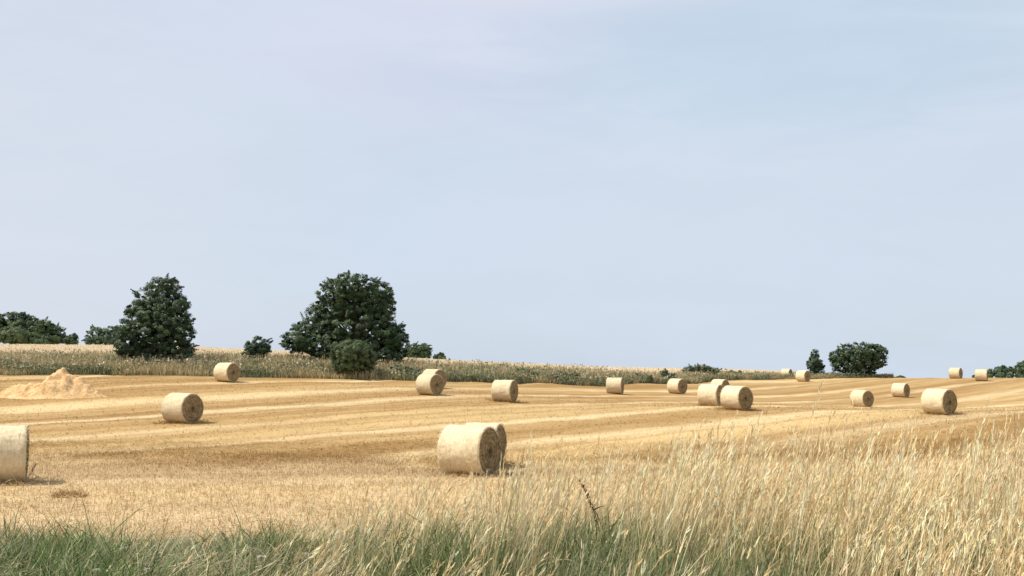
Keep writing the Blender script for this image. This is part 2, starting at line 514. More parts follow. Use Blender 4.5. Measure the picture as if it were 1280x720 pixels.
# ------------------------------------------------------------------ roadside grass
STRAWS = [(.80, .62, .355), (.82, .67, .42), (.73, .54, .29), (.60, .43, .22), (.84, .70, .47)]
GREENS = [(.10, .135, .038), (.14, .165, .052), (.06, .088, .026), (.22, .225, .09), (.36, .33, .17)]


def drydens(px):
    return np.interp(px, [0, 330, 400, 470, 540, 600, 700, 800, 880, 960, 1300], [.0, .01, .06, .09, .08, .11, .19, .30, .54, .72, .82])


# green turf
acc = Acc()
n = 142000
x, d, px = scatter(n, -520, 1760, 5.2, 13.6, .6)
dr = drydens(px)
clump = vnoise(x, d, 2.6, 5)
keep = R.rand(n) < (1 - .45 * dr) * (.35 + .9 * clump)
x, d, px, dr, clump = (a[keep] for a in (x, d, px, dr, clump)); n = len(x)
L = R.gamma(5, .055, n) * (.30 + .95 * clump) * np.interp(d, [5, 10, 13.6], [1, 1, .45])
bl = np.clip(vnoise(x, d, 1.1, 9) * 1.5 - .35, 0, 1)[:, None]
c = palette(n, GREENS, .2, w=[.27, .23, .22, .15, .13])
c = c * (1 - bl) + c * np.array([.86, 1.04, .95]) * bl
olive = (dr * R.uniform(.0, .5, n))[:, None]
c = c * (1 - olive) + np.array([.30, .27, .13]) * olive
ribbons(acc, np.stack([x, d, H(x, d) - .02], 1), R.uniform(0, 6.28, n), L, np.abs(R.normal(.2, .25, n)), R.uniform(.2, 1.5, n),
        R.uniform(.006, .013, n), c, 4, tipw=.1, belly=.25, tipcol=np.clip(c * 1.25 + .01, 0, 1))
# dead blades tangled low in the turf
n = 51000
x, d, px = scatter(n, -520, 1760, 5.2, 13.0, .6)
keep = R.rand(n) < .55 + .5 * drydens(px)
x, d, px = x[keep], d[keep], px[keep]; n = len(x)
ribbons(acc, np.stack([x, d, H(x, d) + R.uniform(.0, .16, n)], 1), R.normal(.2, 1.3, n), R.uniform(.15, .45, n), R.normal(1.0, .35, n), R.normal(.3, .4, n),
        R.uniform(.004, .008, n), palette(n, [(.50, .44, .28), (.42, .38, .23), (.60, .51, .34), (.32, .31, .18)], .15), 4, wave=.15, tipw=.3)
n = 7800
x, d, px = scatter(n, -520, 1760, 5.4, 12.8, .6)
keep = R.rand(n) < np.clip((vnoise(x, d, 3.1, 51) - .45) * 5, .05, 1)
x, d, px = x[keep], d[keep], px[keep]; n = len(x)
c = palette(n, [(.13, .17, .06), (.18, .21, .085), (.10, .135, .055), (.24, .22, .10)], .15)
ribbons(acc, np.stack([x, d, H(x, d) + R.uniform(.0, .1, n)], 1), R.uniform(0, 6.28, n), R.uniform(.1, .26, n), R.uniform(.2, .9, n), R.uniform(.4, 1.5, n), R.uniform(.014, .034, n), c, 5, tipw=.1, belly=.6,
        tipcol=np.clip(c * 1.15, 0, 1))
tag(acc.link('green_grass', M['blade']), 'short green grass tangled with dead blades along the roadside', 'grass', kind='stuff')

# tall dry grass
acc = Acc()


def stems(n, px0, px1, d0, d1, hmin, hmax, dens=None, lean=(.32, .16), az=(.1, .45), seed=True, w=(.004, .0078), clump=0):
    x, d, px = scatter(n, px0, px1, d0, d1, .8)
    tuft = np.zeros(n)
    if clump:                                                        # stems of one tussock share a root and fan out
        k = R.randint(0, max(1, n // clump), n)
        x, d, px = x[k], d[k], px[k]
        tuft = R.normal(0, 1, n)[k]
        ox, oy = R.normal(0, .07, n), R.normal(0, .07, n)
        x = x + ox; d = d + oy
        px = pxof(x, d)
    if dens is not None:
        keep = R.rand(n) < dens(px) * np.clip((vnoise(x, d * .8, 1.5, 11) - .22) * 2.1, .08, 1.1)
        x, d, px, tuft = x[keep], d[keep], px[keep], tuft[keep]
    n = len(x)
    L = (hmin + (hmax - hmin) * R.beta(2.2, 2.2, n)) * (1 + .10 * tuft)
    L = L * np.interp(d, [5, 9, 13], [1, 1, .8]) * np.interp(px, [400, 600, 700, 900], [.78, .78, .85, 1.0])
    a = R.normal(az[0], az[1], n)
    base = np.stack([x, d, H(x, d) - .02], 1)
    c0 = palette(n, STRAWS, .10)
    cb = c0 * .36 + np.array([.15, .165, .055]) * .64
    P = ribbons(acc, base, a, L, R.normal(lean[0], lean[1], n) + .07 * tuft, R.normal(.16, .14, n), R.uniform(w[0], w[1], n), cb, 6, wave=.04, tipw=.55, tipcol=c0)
    if seed:                                                         # the panicle: spikelets along the top fifth
        per = 8
        tt = R.uniform(0, 1, (n, per))
        p1, p0 = P[:, -1], P[:, -2]
        sp = p0[:, None] + (p1 - p0)[:, None] * tt[..., None] + R.normal(0, .004, (n, per, 3))
        th = R.uniform(0, 6.28, (n, per))
        dirn = np.arctan2((p1 - p0)[:, 1], (p1 - p0)[:, 0])
        hl = np.hypot((p1 - p0)[:, 0], (p1 - p0)[:, 1]); ln = np.arctan2(hl, (p1 - p0)[:, 2])
        cc = np.repeat(np.clip(c0 * 1.08, 0, .85), per, 0)
        ribbons(acc, sp.reshape(-1, 3), (dirn[:, None] + R.normal(0, .5, (n, per))).ravel(), R.uniform(.03, .07, n * per),
                (ln[:, None] + R.normal(0, .16, (n, per))).ravel(), R.normal(.05, .12, n * per), R.uniform(.003, .006, n * per), cc, 2, tipw=.15, belly=.7)


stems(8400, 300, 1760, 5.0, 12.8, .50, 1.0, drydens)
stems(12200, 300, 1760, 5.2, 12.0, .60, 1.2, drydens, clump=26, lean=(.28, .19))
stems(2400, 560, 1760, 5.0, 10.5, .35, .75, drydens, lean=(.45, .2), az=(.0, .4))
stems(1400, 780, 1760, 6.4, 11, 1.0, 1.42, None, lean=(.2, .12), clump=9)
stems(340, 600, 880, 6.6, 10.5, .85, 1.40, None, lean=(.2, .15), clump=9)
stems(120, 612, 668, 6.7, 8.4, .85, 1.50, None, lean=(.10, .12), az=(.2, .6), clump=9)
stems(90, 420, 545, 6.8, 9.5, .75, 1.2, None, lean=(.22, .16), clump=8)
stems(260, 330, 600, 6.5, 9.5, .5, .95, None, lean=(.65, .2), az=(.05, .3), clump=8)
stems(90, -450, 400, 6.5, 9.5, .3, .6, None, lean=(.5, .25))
n = 18800
x, d, px = scatter(n, 430, 1760, 5.4, 12.4, .8)
keep = R.rand(n) < np.clip((.60 - vnoise(x, d * .8, 1.5, 11)) * 3 + np.interp(px, [750, 950], [0, .35]), 0, 1)
x, d, px = x[keep], d[keep], px[keep]; n = len(x)
c = palette(n, [(.12, .155, .06), (.16, .19, .075), (.08, .115, .045), (.25, .25, .12)], .15)
ribbons(acc, np.stack([x, d, H(x, d) - .02], 1), R.normal(.2, 1.2, n), R.uniform(.3, .68, n), np.abs(R.normal(.15, .15, n)), R.uniform(.1, .8, n), R.uniform(.006, .012, n), c, 5, tipw=.1, belly=.2,
        tipcol=np.clip(c * 1.25 + .02, 0, 1))
# long dry leaves arching between the stems
n = 14400
x, d, px = scatter(n, 330, 1760, 5.0, 12.6, .8)
keep = R.rand(n) < drydens(px) * (.4 + .8 * vnoise(x, d, 2.1, 21))
x, d, px = x[keep], d[keep], px[keep]; n = len(x)
c = palette(n, [(.52, .40, .22), (.32, .29, .13), (.18, .21, .08), (.64, .50, .30), (.11, .15, .05)], .15)
ribbons(acc, np.stack([x, d, H(x, d) - .02], 1), R.normal(.1, 1.0, n), R.uniform(.25, .7, n), R.normal(.25, .2, n), R.uniform(.2, 1.6, n), R.uniform(.005, .011, n), c, 5, wave=.08, tipw=.1,
        belly=.2, tipcol=np.clip(c * 1.3 + .04, 0, .8))
tag(acc.link('tall_dry_grass', M['blade']), 'tall dry seeding grass leaning over the roadside verge', 'grass', kind='stuff')

# ------------------------------------------------------------------ weeds on the bank, ears of the far grain
acc = Acc()
n = 130000
px = R.uniform(-180, 1116, n)
e = np.interp(px, *EDGE); w = np.interp(px, *BANKW)
q = R.uniform(0, 1, n) ** 1.3
d = e + q * w
x = (px - 640) / (F / math.cos(PITCH)) * d
pat = vnoise(x, d * 2.2, .45, 31)
fine_ = vnoise(x, d * 2, 1.6, 33)
green = np.clip(np.interp(px, [0, 520, 640, 1000], [.48, .60, 1.05, .95]) - q * 1.2 + (pat - .5) * 2.8 + (fine_ - .5) * .8, 0, 1)
isg = R.rand(n) < green
c = np.where(isg[:, None], palette(n, [(.21, .215, .12), (.28, .27, .155), (.36, .33, .19), (.13, .145, .08)], .2), palette(n, [(.54, .42, .235), (.66, .54, .33), (.42, .34, .18), (.32, .28, .14)], .15))
L = np.where(isg, R.uniform(.2, .7, n), R.uniform(.35, .9, n)) * (.55 + .75 * fine_) * np.interp(px, [0, 500, 620, 940, 1000, 1116], [1, 1, 1.05, 1.0, .7, .6]) * np.interp(q, [0, .05, 1], [.75, 1, .95])
ribbons(acc, np.stack([x, d, H(x, d) - .03], 1), R.uniform(0, 6.28, n), L, np.abs(R.normal(.12, .2, n)), R.normal(.2, .3, n), R.uniform(.018, .05, n), c, 2, tipw=.35, belly=.4)
# broad weed leaves in the green front
n = 38000
px = R.uniform(-180, 1116, n)
e = np.interp(px, *EDGE); w = np.interp(px, *BANKW)
q = R.uniform(0, 1, n) ** 1.8; d = e + .15 + q * w * .7
x = (px - 640) / (F / math.cos(PITCH)) * d
pat = vnoise(x, d * 2.2, .45, 31)
keep = R.rand(n) < np.clip(np.interp(px, [0, 520, 640, 1000], [.5, .65, 1.2, 1.1]) - q * 1.0 + (pat - .5) * 1.6, 0, 1)
x, d, px, pat = x[keep], d[keep], px[keep], pat[keep]; n = len(x)
hh = R.uniform(.02, .62, n) * (.5 + .7 * vnoise(x, d, .9, 37))
ribbons(acc, np.stack([x, d, H(x, d) + hh], 1), R.uniform(0, 6.28, n), R.uniform(.08, .2, n), R.uniform(.3, 1.7, n), R.normal(.3, .3, n), R.uniform(.05, .1, n),
        palette(n, [(.16, .18, .10), (.22, .235, .13), (.30, .295, .17), (.10, .125, .065)], .2), 2, tipw=.2, belly=.5)
n = 26000
px = R.uniform(-180, 1116, n)
e = np.interp(px, *EDGE); w = np.interp(px, *BANKW)
q = R.uniform(0, 1, n) ** 1.2; d = e + .1 + q * w
x = (px - 640) / (F / math.cos(PITCH)) * d
spot = vnoise(x, d * 1.6, 1.1, 41)
keep = R.rand(n) < np.clip((spot - .42) * 4, .1, 1)
x, d, px, spot, q = x[keep], d[keep], px[keep], spot[keep], q[keep]; n = len(x)
hh = R.uniform(.1, .85, n) * (.6 + .6 * spot) * np.interp(px, [0, 900, 1000, 1116], [1, 1, .7, .5])
dryp = np.clip(vnoise(x, d, .35, 43) * 1.2 + np.interp(px, [0, 500, 640], [.2, .15, 0]), 0, 1)[:, None]
c = np.where(R.rand(n, 1) < dryp, palette(n, [(.56, .46, .28), (.64, .55, .36), (.44, .33, .18), (.36, .24, .13)], .15), palette(n, [(.26, .28, .15), (.33, .33, .19), (.20, .23, .12)], .15))
ribbons(acc, np.stack([x, d, H(x, d) + hh], 1), R.uniform(0, 6.28, n), R.uniform(.07, .2, n), R.uniform(.0, 1.6, n), R.normal(.3, .3, n), R.uniform(.05, .11, n), c, 2, tipw=.2, belly=.5)
n = 900                                                              # pale plumes of taller weeds
px = R.uniform(-40, 1000, n); e = np.interp(px, *EDGE); w = np.interp(px, *BANKW)
d = e + .2 + R.uniform(0, .7, n) * w
x = (px - 640) / (F / math.cos(PITCH)) * d
hh = R.uniform(.55, 1.05, n) * np.interp(px, [0, 600, 1000], [1, .85, .6])
b = np.stack([x, d, H(x, d)], 1)
ribbons(acc, b, R.uniform(0, 6.28, n), hh, np.abs(R.normal(.06, .1, n)), R.normal(.1, .15, n), R.uniform(.012, .02, n), palette(n, [(.42, .36, .2), (.30, .29, .15)], .1), 2)
k = 16
cc = np.repeat(palette(n, [(.62, .53, .35), (.55, .50, .33), (.40, .27, .16), (.36, .36, .2)], .1), k, 0)
bb = np.repeat(b, k, 0) + R.normal(0, .05, (n * k, 3)); bb[:, 2] += np.repeat(hh, k) * R.uniform(.5, 1.0, n * k)
ribbons(acc, bb, R.uniform(0, 6.28, n * k), R.uniform(.05, .12, n * k), R.uniform(0, 1.2, n * k), 0, R.uniform(.03, .06, n * k), cc, 2, belly=.5, tipw=.2)
tag(acc.link('bank_weeds', M['blade']), 'rough green and straw coloured weeds covering the field edge bank', 'weeds', kind='stuff')

acc = Acc()
n = 80000
px = R.uniform(-180, 1116, n)
e = np.interp(px, *EDGE) + np.interp(px, *BANKW)
top = np.interp(px, [0, 540, 640, 760, 870, 980, 1116], [120, 120, 125, 135, 145, 155, 150])
d = e + R.uniform(0, 1, n) * (top - e)
x = (px - 640) / (F / math.cos(PITCH)) * d
ribbons(acc, np.stack([x, d, H(x, d) - .03], 1), R.uniform(0, 6.28, n), R.uniform(.38, .55, n), np.abs(R.normal(.08, .1, n)), R.uniform(0, .6, n), R.uniform(.03, .06, n),
        palette(n, [(.76, .64, .46), (.80, .69, .52), (.70, .57, .39)], .1), 2, tipw=.8, belly=.3)
tag(acc.link('standing_grain', M['blade']), 'pale ripe grain standing beyond the weedy bank', 'grain', kind='stuff')


# ------------------------------------------------------------------ straw bales
RB, LB = .65, 1.2


def bale_meshes(seed):
    rng = np.random.RandomState(seed)
    na = 96
    ang = np.linspace(0, 2 * math.pi, na, endpoint=False)
    ph = rng.uniform(0, 6.28, 8)

    def rad(a, xx):
        r = 1 + .014 * np.cos(2 * a + ph[5] * .12) + .010 * np.sin(3 * a + ph[0]) + .008 * np.sin(a * 2 + xx * 4 + ph[6]) + .005 * np.sin(5 * a + ph[1] + 2 * xx) + .004 * np.sin(11 * a + 6 * xx + ph[2]) + .006 * np.sin(xx * 9 + ph[3]) + .004 * np.sin(xx * 23 + ph[4])
        return r

    def seat(v):                                                    # flattened where it rests
        v[..., 2] = np.where(v[..., 2] < -RB * .955, -RB * .955 + (v[..., 2] + RB * .955) * .15, v[..., 2])
        return v
    # net wrapped side with rounded shoulders
    h = LB / 2
    prof = [(-h + .004, RB - .055), (-h + .010, RB - .03), (-h + .03, RB - .010), (-h + .07, RB)] + [(xx, RB) for xx in np.linspace(-h + .14, h - .14, 17)] + [(h - .07, RB), (h - .03, RB - .010), (h - .010, RB - .03), (h - .004, RB - .055)]
    xs = np.array([p[0] for p in prof]); rs = np.array([p[1] for p in prof])
    A, XX = np.meshgrid(ang, xs); RR = rs[:, None] * rad(A, XX) + rng.normal(0, .005, A.shape)
    Vn = seat(np.stack([XX, RR * np.cos(A), RR * np.sin(A)], -1))
    k = len(xs)
    i, j = np.meshgrid(np.arange(k - 1), np.arange(na), indexing='ij')
    f = np.stack([i * na + j, i * na + (j + 1) % na, (i + 1) * na + (j + 1) % na, (i + 1) * na + j], -1).reshape(-1, 4)
    net = Acc(); net.add(Vn.reshape(-1, 3), f, (1, 1, 1))
    n = 900
    a = rng.uniform(0, 6.28, n); xx = rng.uniform(-h * .98, h * .98, n)
    xx = np.where(rng.rand(n) < .3, np.sign(xx) * h * rng.uniform(.93, .99, n), xx)
    r0 = RB * rad(a, xx) - .004
    b = np.stack([xx, r0 * np.cos(a), r0 * np.sin(a)], 1); b[:, 2] = np.maximum(b[:, 2], -RB * .94)
    t = np.stack([rng.normal(0, .7, n), -np.sin(a), np.cos(a)], 1) * np.where(rng.rand(n) < .5, 1, -1)[:, None]
    o = np.stack([0 * a, np.cos(a), np.sin(a)], 1)
    dirn = t + o * rng.uniform(.05, .7, n)[:, None]; dirn /= np.linalg.norm(dirn, axis=1, keepdims=True)
    ln = rng.uniform(.04, .13, n)[:, None]; sd = np.cross(dirn, o); sd /= np.linalg.norm(sd, axis=1, keepdims=True) + 1e-9
    wd = rng.uniform(.002, .005, n)[:, None]
    V4 = np.stack([b - sd * wd, b + sd * wd, b + dirn * ln + sd * wd * .6, b + dirn * ln - sd * wd * .6], 1)
    V4[..., 2] = np.maximum(V4[..., 2], -RB * .95)
    net.add(V4.reshape(-1, 3), np.arange(n * 4).reshape(-1, 4), (1, 1, 1))
    ends = []
    for s in (1, -1):
        acc = Acc()
        rr = np.linspace(0, RB - .05, 22)[1:]
        A, R2 = np.meshgrid(ang, rr)
        spir = .004 * np.sin(2 * math.pi * (R2 / .09 + A / (2 * math.pi)))
        xx = h + .012 - .05 * (R2 / RB) ** 4 + spir + rng.normal(0, .012, A.shape) - .05 * np.exp(-(R2 / .09) ** 2)
        rad2 = R2 * rad(A, s * h)
        Vv = seat(np.stack([s * xx, rad2 * np.cos(A), rad2 * np.sin(A)], -1)).reshape(-1, 3)
        Vv = np.concatenate([Vv, [[s * (h - .03), 0, 0]]])
        i, j = np.meshgrid(np.arange(len(rr) - 1), np.arange(na), indexing='ij')
        f = np.stack([i * na + j, i * na + (j + 1) % na, (i + 1) * na + (j + 1) % na, (i + 1) * na + j], -1).reshape(-1, 4)
        if s < 0:
            f = f[:, ::-1]
        acc.add(Vv, f, (1, 1, 1))
        j = np.arange(na)
        tri = np.stack([np.full(na, len(Vv) - 1), j, (j + 1) % na], 1)
        acc.f[3].append(tri if s > 0 else tri[:, ::-1])
        # loose straws bristling from the cut end and its rim
        n = 420
        a = rng.uniform(0, 6.28, n); r0 = RB * np.sqrt(rng.uniform(.0, .93, n))
        rim = rng.rand(n) < .3
        r0 = np.where(rim, RB * rng.uniform(.93, .985, n), r0)
        b = np.stack([np.full(n, s * (h - .01)), r0 * np.cos(a), r0 * np.sin(a)], 1)
        b[:, 2] = np.maximum(b[:, 2], -RB * .93)
        ribbons(acc, b, np.where(s > 0, 0, math.pi) + rng.normal(0, .9, n), rng.uniform(.03, .09, n), rng.normal(1.2, .6, n), rng.normal(0, .4, n), rng.uniform(.004, .009, n), np.ones((n, 3)), 2, rng=rng)
        ends.append(acc)
    return net, ends


PROTO = []
for sd in range(3):
    net, ends = bale_meshes(40 + sd)
    a = net.link('net_wrap', M['net'], smooth=True)
    b = ends[0].link('straw_end', M['end'])
    c = ends[1].link('straw_end', M['end'])
    PROTO.append((a, b, c))
used = set()
BALE_AT = []


def bale(px, size, base_row, theta, label, spin=None, variant=0, scale=None, dd=None, lw=1.0):
    """px of the middle, height in pixels, row of the foot, angle of the visible end from the line of sight."""
    d = dd or 1.3 * F / size
    k = (size * d / F) / 1.3
    x = ux(px) * d
    z = float(H(x, d))
    root = empty('straw_bale', (x, d, z + RB * .955 * k), label, 'straw bale', 'round straw bales on the stubble field')
    yaw = math.atan2(-d, -x) + math.radians(theta)
    root.rotation_euler = (0, 0, yaw)
    root.scale = (k * lw, k, k)
    BALE_AT.append((x, d))
    for pr in PROTO[variant]:
        if pr.name in used:
            o = pr.copy(); col.objects.link(o)
        else:
            o = pr; used.add(pr.name)
        o.parent = root
    return root


bale(1, 72, 603, 87, 'net wrapped straw bale cut off by the side of the picture, largest of all', variant=0)
bale(587, 62.5, 590, 62, 'large straw bale close to the tall grass, half hiding the bale behind it', variant=1)
bale(604.5, 56, 584, 72, lw=.86, dd=26.8, label='straw bale mostly hidden behind the large bale near the tall grass', variant=2)
bale(229.5, 37.5, 529, 45, 'straw bale standing alone on the open stubble in front of the dark conical tree', variant=2)
bale(284, 24, 475, 46, 'straw bale against the weeds between the conical tree and the small round bush', variant=0)
bale(537.5, 26.5, 491, 47, 'front straw bale of the overlapping pair before the weedy bank beside the broad tree', variant=1)
bale(542.5, 24.2, 480, 47, 'rear straw bale of the overlapping pair, tucked against the weedy bank', variant=2, dd=66.5)
bale(631, 27.5, 498, 66, 'straw bale alone just past the overlapping pair, its dark end a narrow oval', variant=0)
bale(768.5, 20.5, 492, 79, 'straw bale seen almost broadside on, alone below the middle of the weedy bank', variant=1)
bale(846, 19, 493, 51, 'small straw bale with a tan end, next to the cluster of three bales', variant=2)
bale(888, 27.3, 505, 67, 'middle straw bale of the cluster of three, its end partly covered by a nearer bale', variant=0)
bale(920, 30.3, 511, 52, 'front straw bale of the cluster of three, its whole end in view', variant=1)
bale(899.5, 18.3, 489, 57, 'rear straw bale of the cluster of three, only its top showing', variant=2)
bale(1003.5, 14, 474, 55, 'distant straw bale at the foot of the slim little tree on the skyline', variant=0)
bale(983, 11.5, 474.5, 66, 'low dull straw bale end of the bank, beside the bale under the slim little tree', variant=1, dd=120.5)
bale(1194, 13.6, 473.5, 71, 'skyline straw bale with a dark end oval showing, second from the far row of trees', variant=2)
bale(1226, 14.6, 475, 85, 'skyline straw bale broadside on, nearest to the far row of trees', variant=0)
bale(1076, 21.3, 508.5, 50, dd=68, label= 'straw bale with a broad end oval in the dip below the lone round tree', variant=1)
bale(1124.5, 17.6, 496, 65, dd=84, label= 'small straw bale up the slope beyond the dip, under the tiny skyline bush', variant=2)
bale(1172, 32, 517, 57, 'big straw bale on the slope below the two skyline bales', variant=0)

# ------------------------------------------------------------------ heap of chaff
d0 = 54.0
gx = np.linspace(-4.4, 3.6, 120); gy = np.linspace(-2.1, 2.1, 64)
GX, GY = np.meshgrid(gx, gy, indexing='ij')
cx0 = ux(79) * d0
hgt = np.zeros_like(GX)
for (mx, my, hh, rx, ry, pw) in [(0, 0, 1.62, 2.1, 1.7, 1.1), (.85, -.1, 1.15, 1.25, 1.2, 1.15), (-1.3, -.25, .85, 1.8, 1.1, 1.2), (-2.6, -.1, .55, 1.7, .9, 1.1), (1.6, -.4, .55, 1.1, .8, 1.1), (-.3, -1.0, .5, 1.5, .8, 1.2), (.6, -1.0, .5, 1.0, .8, 1.2), (-3.6, .0, .22, .8, .6, 1)]:
    rr = np.sqrt(((GX - mx) / rx) ** 2 + ((GY - my) / ry) ** 2)
    hgt = np.maximum(hgt, hh * np.clip(1 - rr, 0, 1) ** pw)
rn = np.random.RandomState(3)
lump = sum(a * (vnoise(GX, GY, s, k) - .5) for a, s, k in ((.30, 2.4, 1), (.26, 5.5, 2), (.20, 11, 3), (.10, 23, 4)))
hgt = np.where(hgt > 0, hgt + lump * np.clip(hgt * 2.2, 0, 1) + rn.normal(0, .022, GX.shape) * np.clip(hgt * 4, 0, 1), -.06)
PV = np.stack([cx0 + GX, d0 + GY, H(cx0 + GX, d0 + GY) + hgt], -1)
i, j = np.meshgrid(np.arange(119), np.arange(63), indexing='ij')
PQ = np.stack([i * 64 + j, (i + 1) * 64 + j, (i + 1) * 64 + j + 1, i * 64 + j + 1], -1).reshape(-1, 4)
tag(link('chaff_heap', PV.reshape(-1, 3), [PQ], M['pile'], smooth=True), 'sandy peaked heap of loose chaff on the stubble before the weedy bank', 'heap')


# ------------------------------------------------------------------ trees and shrubs
def tube(acc, pts, rads, sides=8):
    pts = np.asarray(pts, float); rads = np.asarray(rads, float)
    m = len(pts)
    tg = np.gradient(pts, axis=0); tg /= np.linalg.norm(tg, axis=1, keepdims=True) + 1e-9
    ref = np.where(np.abs(tg[:, 2:3]) < .9, [[0, 0, 1.]], [[1., 0, 0]])
    u = np.cross(tg, ref); u /= np.linalg.norm(u, axis=1, keepdims=True) + 1e-9
    v = np.cross(tg, u)
    a = np.linspace(0, 2 * math.pi, sides, endpoint=False)
    Vv = pts[:, None] + rads[:, None, None] * (np.cos(a)[None, :, None] * u[:, None] + np.sin(a)[None, :, None] * v[:, None])
    i, j = np.meshgrid(np.arange(m - 1), np.arange(sides), indexing='ij')
    f = np.stack([i * sides + j, i * sides + (j + 1) % sides, (i + 1) * sides + (j + 1) % sides, (i + 1) * sides + j], -1).reshape(-1, 4)
    acc.add(Vv.reshape(-1, 3), f, (1, 1, 1))


def leaves(acc, centres, crad, per, size, cols, rng, outward):
    n = len(centres) * per
    c = np.repeat(centres, per, 0); r = np.repeat(crad, per)
    v = rng.normal(0, 1, (n, 3)); v /= np.linalg.norm(v, axis=1, keepdims=True)
    p = c + v * (r * rng.uniform(.25, 1.0, n) ** .6)[:, None] * np.array([1, 1, .75])
    nrm = v * .7 + np.repeat(outward, per, 0) * 1.1 + rng.normal(0, .38, (n, 3)) + np.array([0, 0, .35])
    nrm /= np.linalg.norm(nrm, axis=1, keepdims=True)
    t = np.cross(nrm, rng.normal(0, 1, (n, 3))); t /= np.linalg.norm(t, axis=1, keepdims=True) + 1e-9
    b = np.cross(nrm, t)
    s = (size * rng.uniform(.6, 1.4, n))[:, None]
    droop = nrm * s * .18
    V4 = np.stack([p - t * s, p + b * s * .55 - droop * 0, p + t * s - droop, p - b * s * .55], 1).reshape(-1, 3)
    f = np.arange(n * 4).reshape(-1, 4)
    cc = np.repeat(palette(len(centres), cols, .16, rng), per, 0) * (1 + rng.normal(0, .14, (n, 1)))
    acc.add(V4, f, np.repeat(np.clip(cc, .004, .6), 4, 0))


DARK = [(.056, .092, .036), (.074, .116, .046), (.042, .070, .030), (.098, .136, .060)]
BLUE = [(.060, .098, .050), (.080, .122, .062), (.102, .142, .078)]
OLIVE = [(.088, .125, .050), (.115, .15, .062), (.072, .10, .042)]
GREY = [(.16, .18, .095), (.21, .22, .12), (.12, .145, .075), (.26, .25, .14)]


def tree(name, label, cat, d, base_px, base_row, lobes, leaf, cols, group=None, seed=1, trunk=.22, cl=.45, dens=1.0, per=46, limbs=True, inner=.35, ragged=0.0, foot=None, boughs=0.0):
    """lobes: (px, row, half width px, half height px[, depth offset m]) seen from the road; each becomes an ellipsoid of the same depth."""
    rng = np.random.RandomState(seed)
    x0 = ux(base_px) * d; z0 = float(H(x0, d))
    if foot is not None:
        z0 = foot
    root = empty(name, (x0, d, z0), label, cat, group)
    org = np.array([x0, d, z0])
    acc = Acc()
    lobe3 = []
    for lb in lobes:
        px, row, hw, hh = lb[:4]
        off = lb[4] if len(lb) > 4 else rng.uniform(-.25, .25) * hw * d / F
        cen = at(px, row, d + off) - org
        rx = hw * (d + off) / F; rz = hh * (d + off) / F; ry = rx if hw < 1.6 * hh else (rx * rz) ** .5
        lobe3.append((cen, np.array([rx, ry, rz])))
        area = 4 * math.pi * ((rx * ry) ** 1.6 / 3 + (rx * rz) ** 1.6 / 3 + (ry * rz) ** 1.6 / 3) ** (1 / 1.6)
        n = max(6, int(dens * area / (cl * cl) * .62))
        v = rng.normal(0, 1, (n, 3)); v /= np.linalg.norm(v, axis=1, keepdims=True)
        rad = np.where(rng.rand(n) < inner, rng.uniform(.35, .85, n), rng.uniform(.84, 1.0, n)) - cl * .55 / max(rx, rz)
        rad = rad * (1 + ragged * rng.normal(0, 1, n))
        cs = cen + v * rad[:, None] * np.array([rx, ry, rz])
        cs[:, 2] = np.maximum(cs[:, 2], .15)
        cr = cl * rng.uniform(.4, 1.35, n)
        leaves(acc, cs, cr, per, leaf, cols, rng, v)
        if boughs:                                                  # sprays that break the outline
            nb = int(boughs * area / 3.0) + 2
            v = rng.normal(0, 1, (nb, 3)) + np.array([0, 0, .25]); v /= np.linalg.norm(v, axis=1, keepdims=True)
            rim = cen + v * np.array([rx, ry, rz]) * .93
            reach = rng.uniform(.35, 1.0, nb) * min(rx, 2.2) * .34
            dirs = v * np.array([1, 1, .5]) + rng.normal(0, .3, (nb, 3)) + np.array([0, 0, .28]); dirs /= np.linalg.norm(dirs, axis=1, keepdims=True)
            for q in (.0, .38, .7, 1.0):
                c2 = rim + dirs * (reach * q)[:, None]
                ok = c2[:, 2] > .3
                leaves(acc, c2[ok], (cl * (.62 - .4 * q) * np.ones(nb))[ok], max(6, int(per * (.55 - .38 * q))), leaf * .9, cols, rng, v[ok])
    acc.link('crown', M['leaf'], root)
    tr = Acc()
    if trunk:
        top = max(lobe3, key=lambda l: l[0][2])[0]
        zz = np.linspace(0, 1, 9)
        sway = rng.normal(0, .12, (9, 2)).cumsum(0) * .4
        pts = np.stack([top[0] * zz ** 1.5 + sway[:, 0] * zz, top[1] * zz + sway[:, 1] * zz, -.15 + (top[2] + .15) * zz], 1)
        rad = trunk * (1 - .85 * zz) * (1 + .5 * np.exp(-zz * 14))
        tube(tr, pts, rad, 10)
        if limbs:
            for cen, rr in lobe3:
                for q in range(3):
                    tip = cen + rng.normal(0, .25, 3) * rr
                    k = int(np.clip(np.searchsorted(pts[:, 2], tip[2] * .45), 1, 6))
                    a = pts[k]
                    tt = np.linspace(0, .95, 6)[:, None]
                    mid = a + (tip - a) * tt + np.array([0, 0, -.15]) * np.sin(tt * math.pi) * np.linalg.norm(tip - a) + rng.normal(0, .04, (6, 3)) * tt
                    tube(tr, mid, trunk * .5 * (1 - .8 * tt[:, 0]), 6)
        tr.link('trunk', M['bark'], root)
    return root


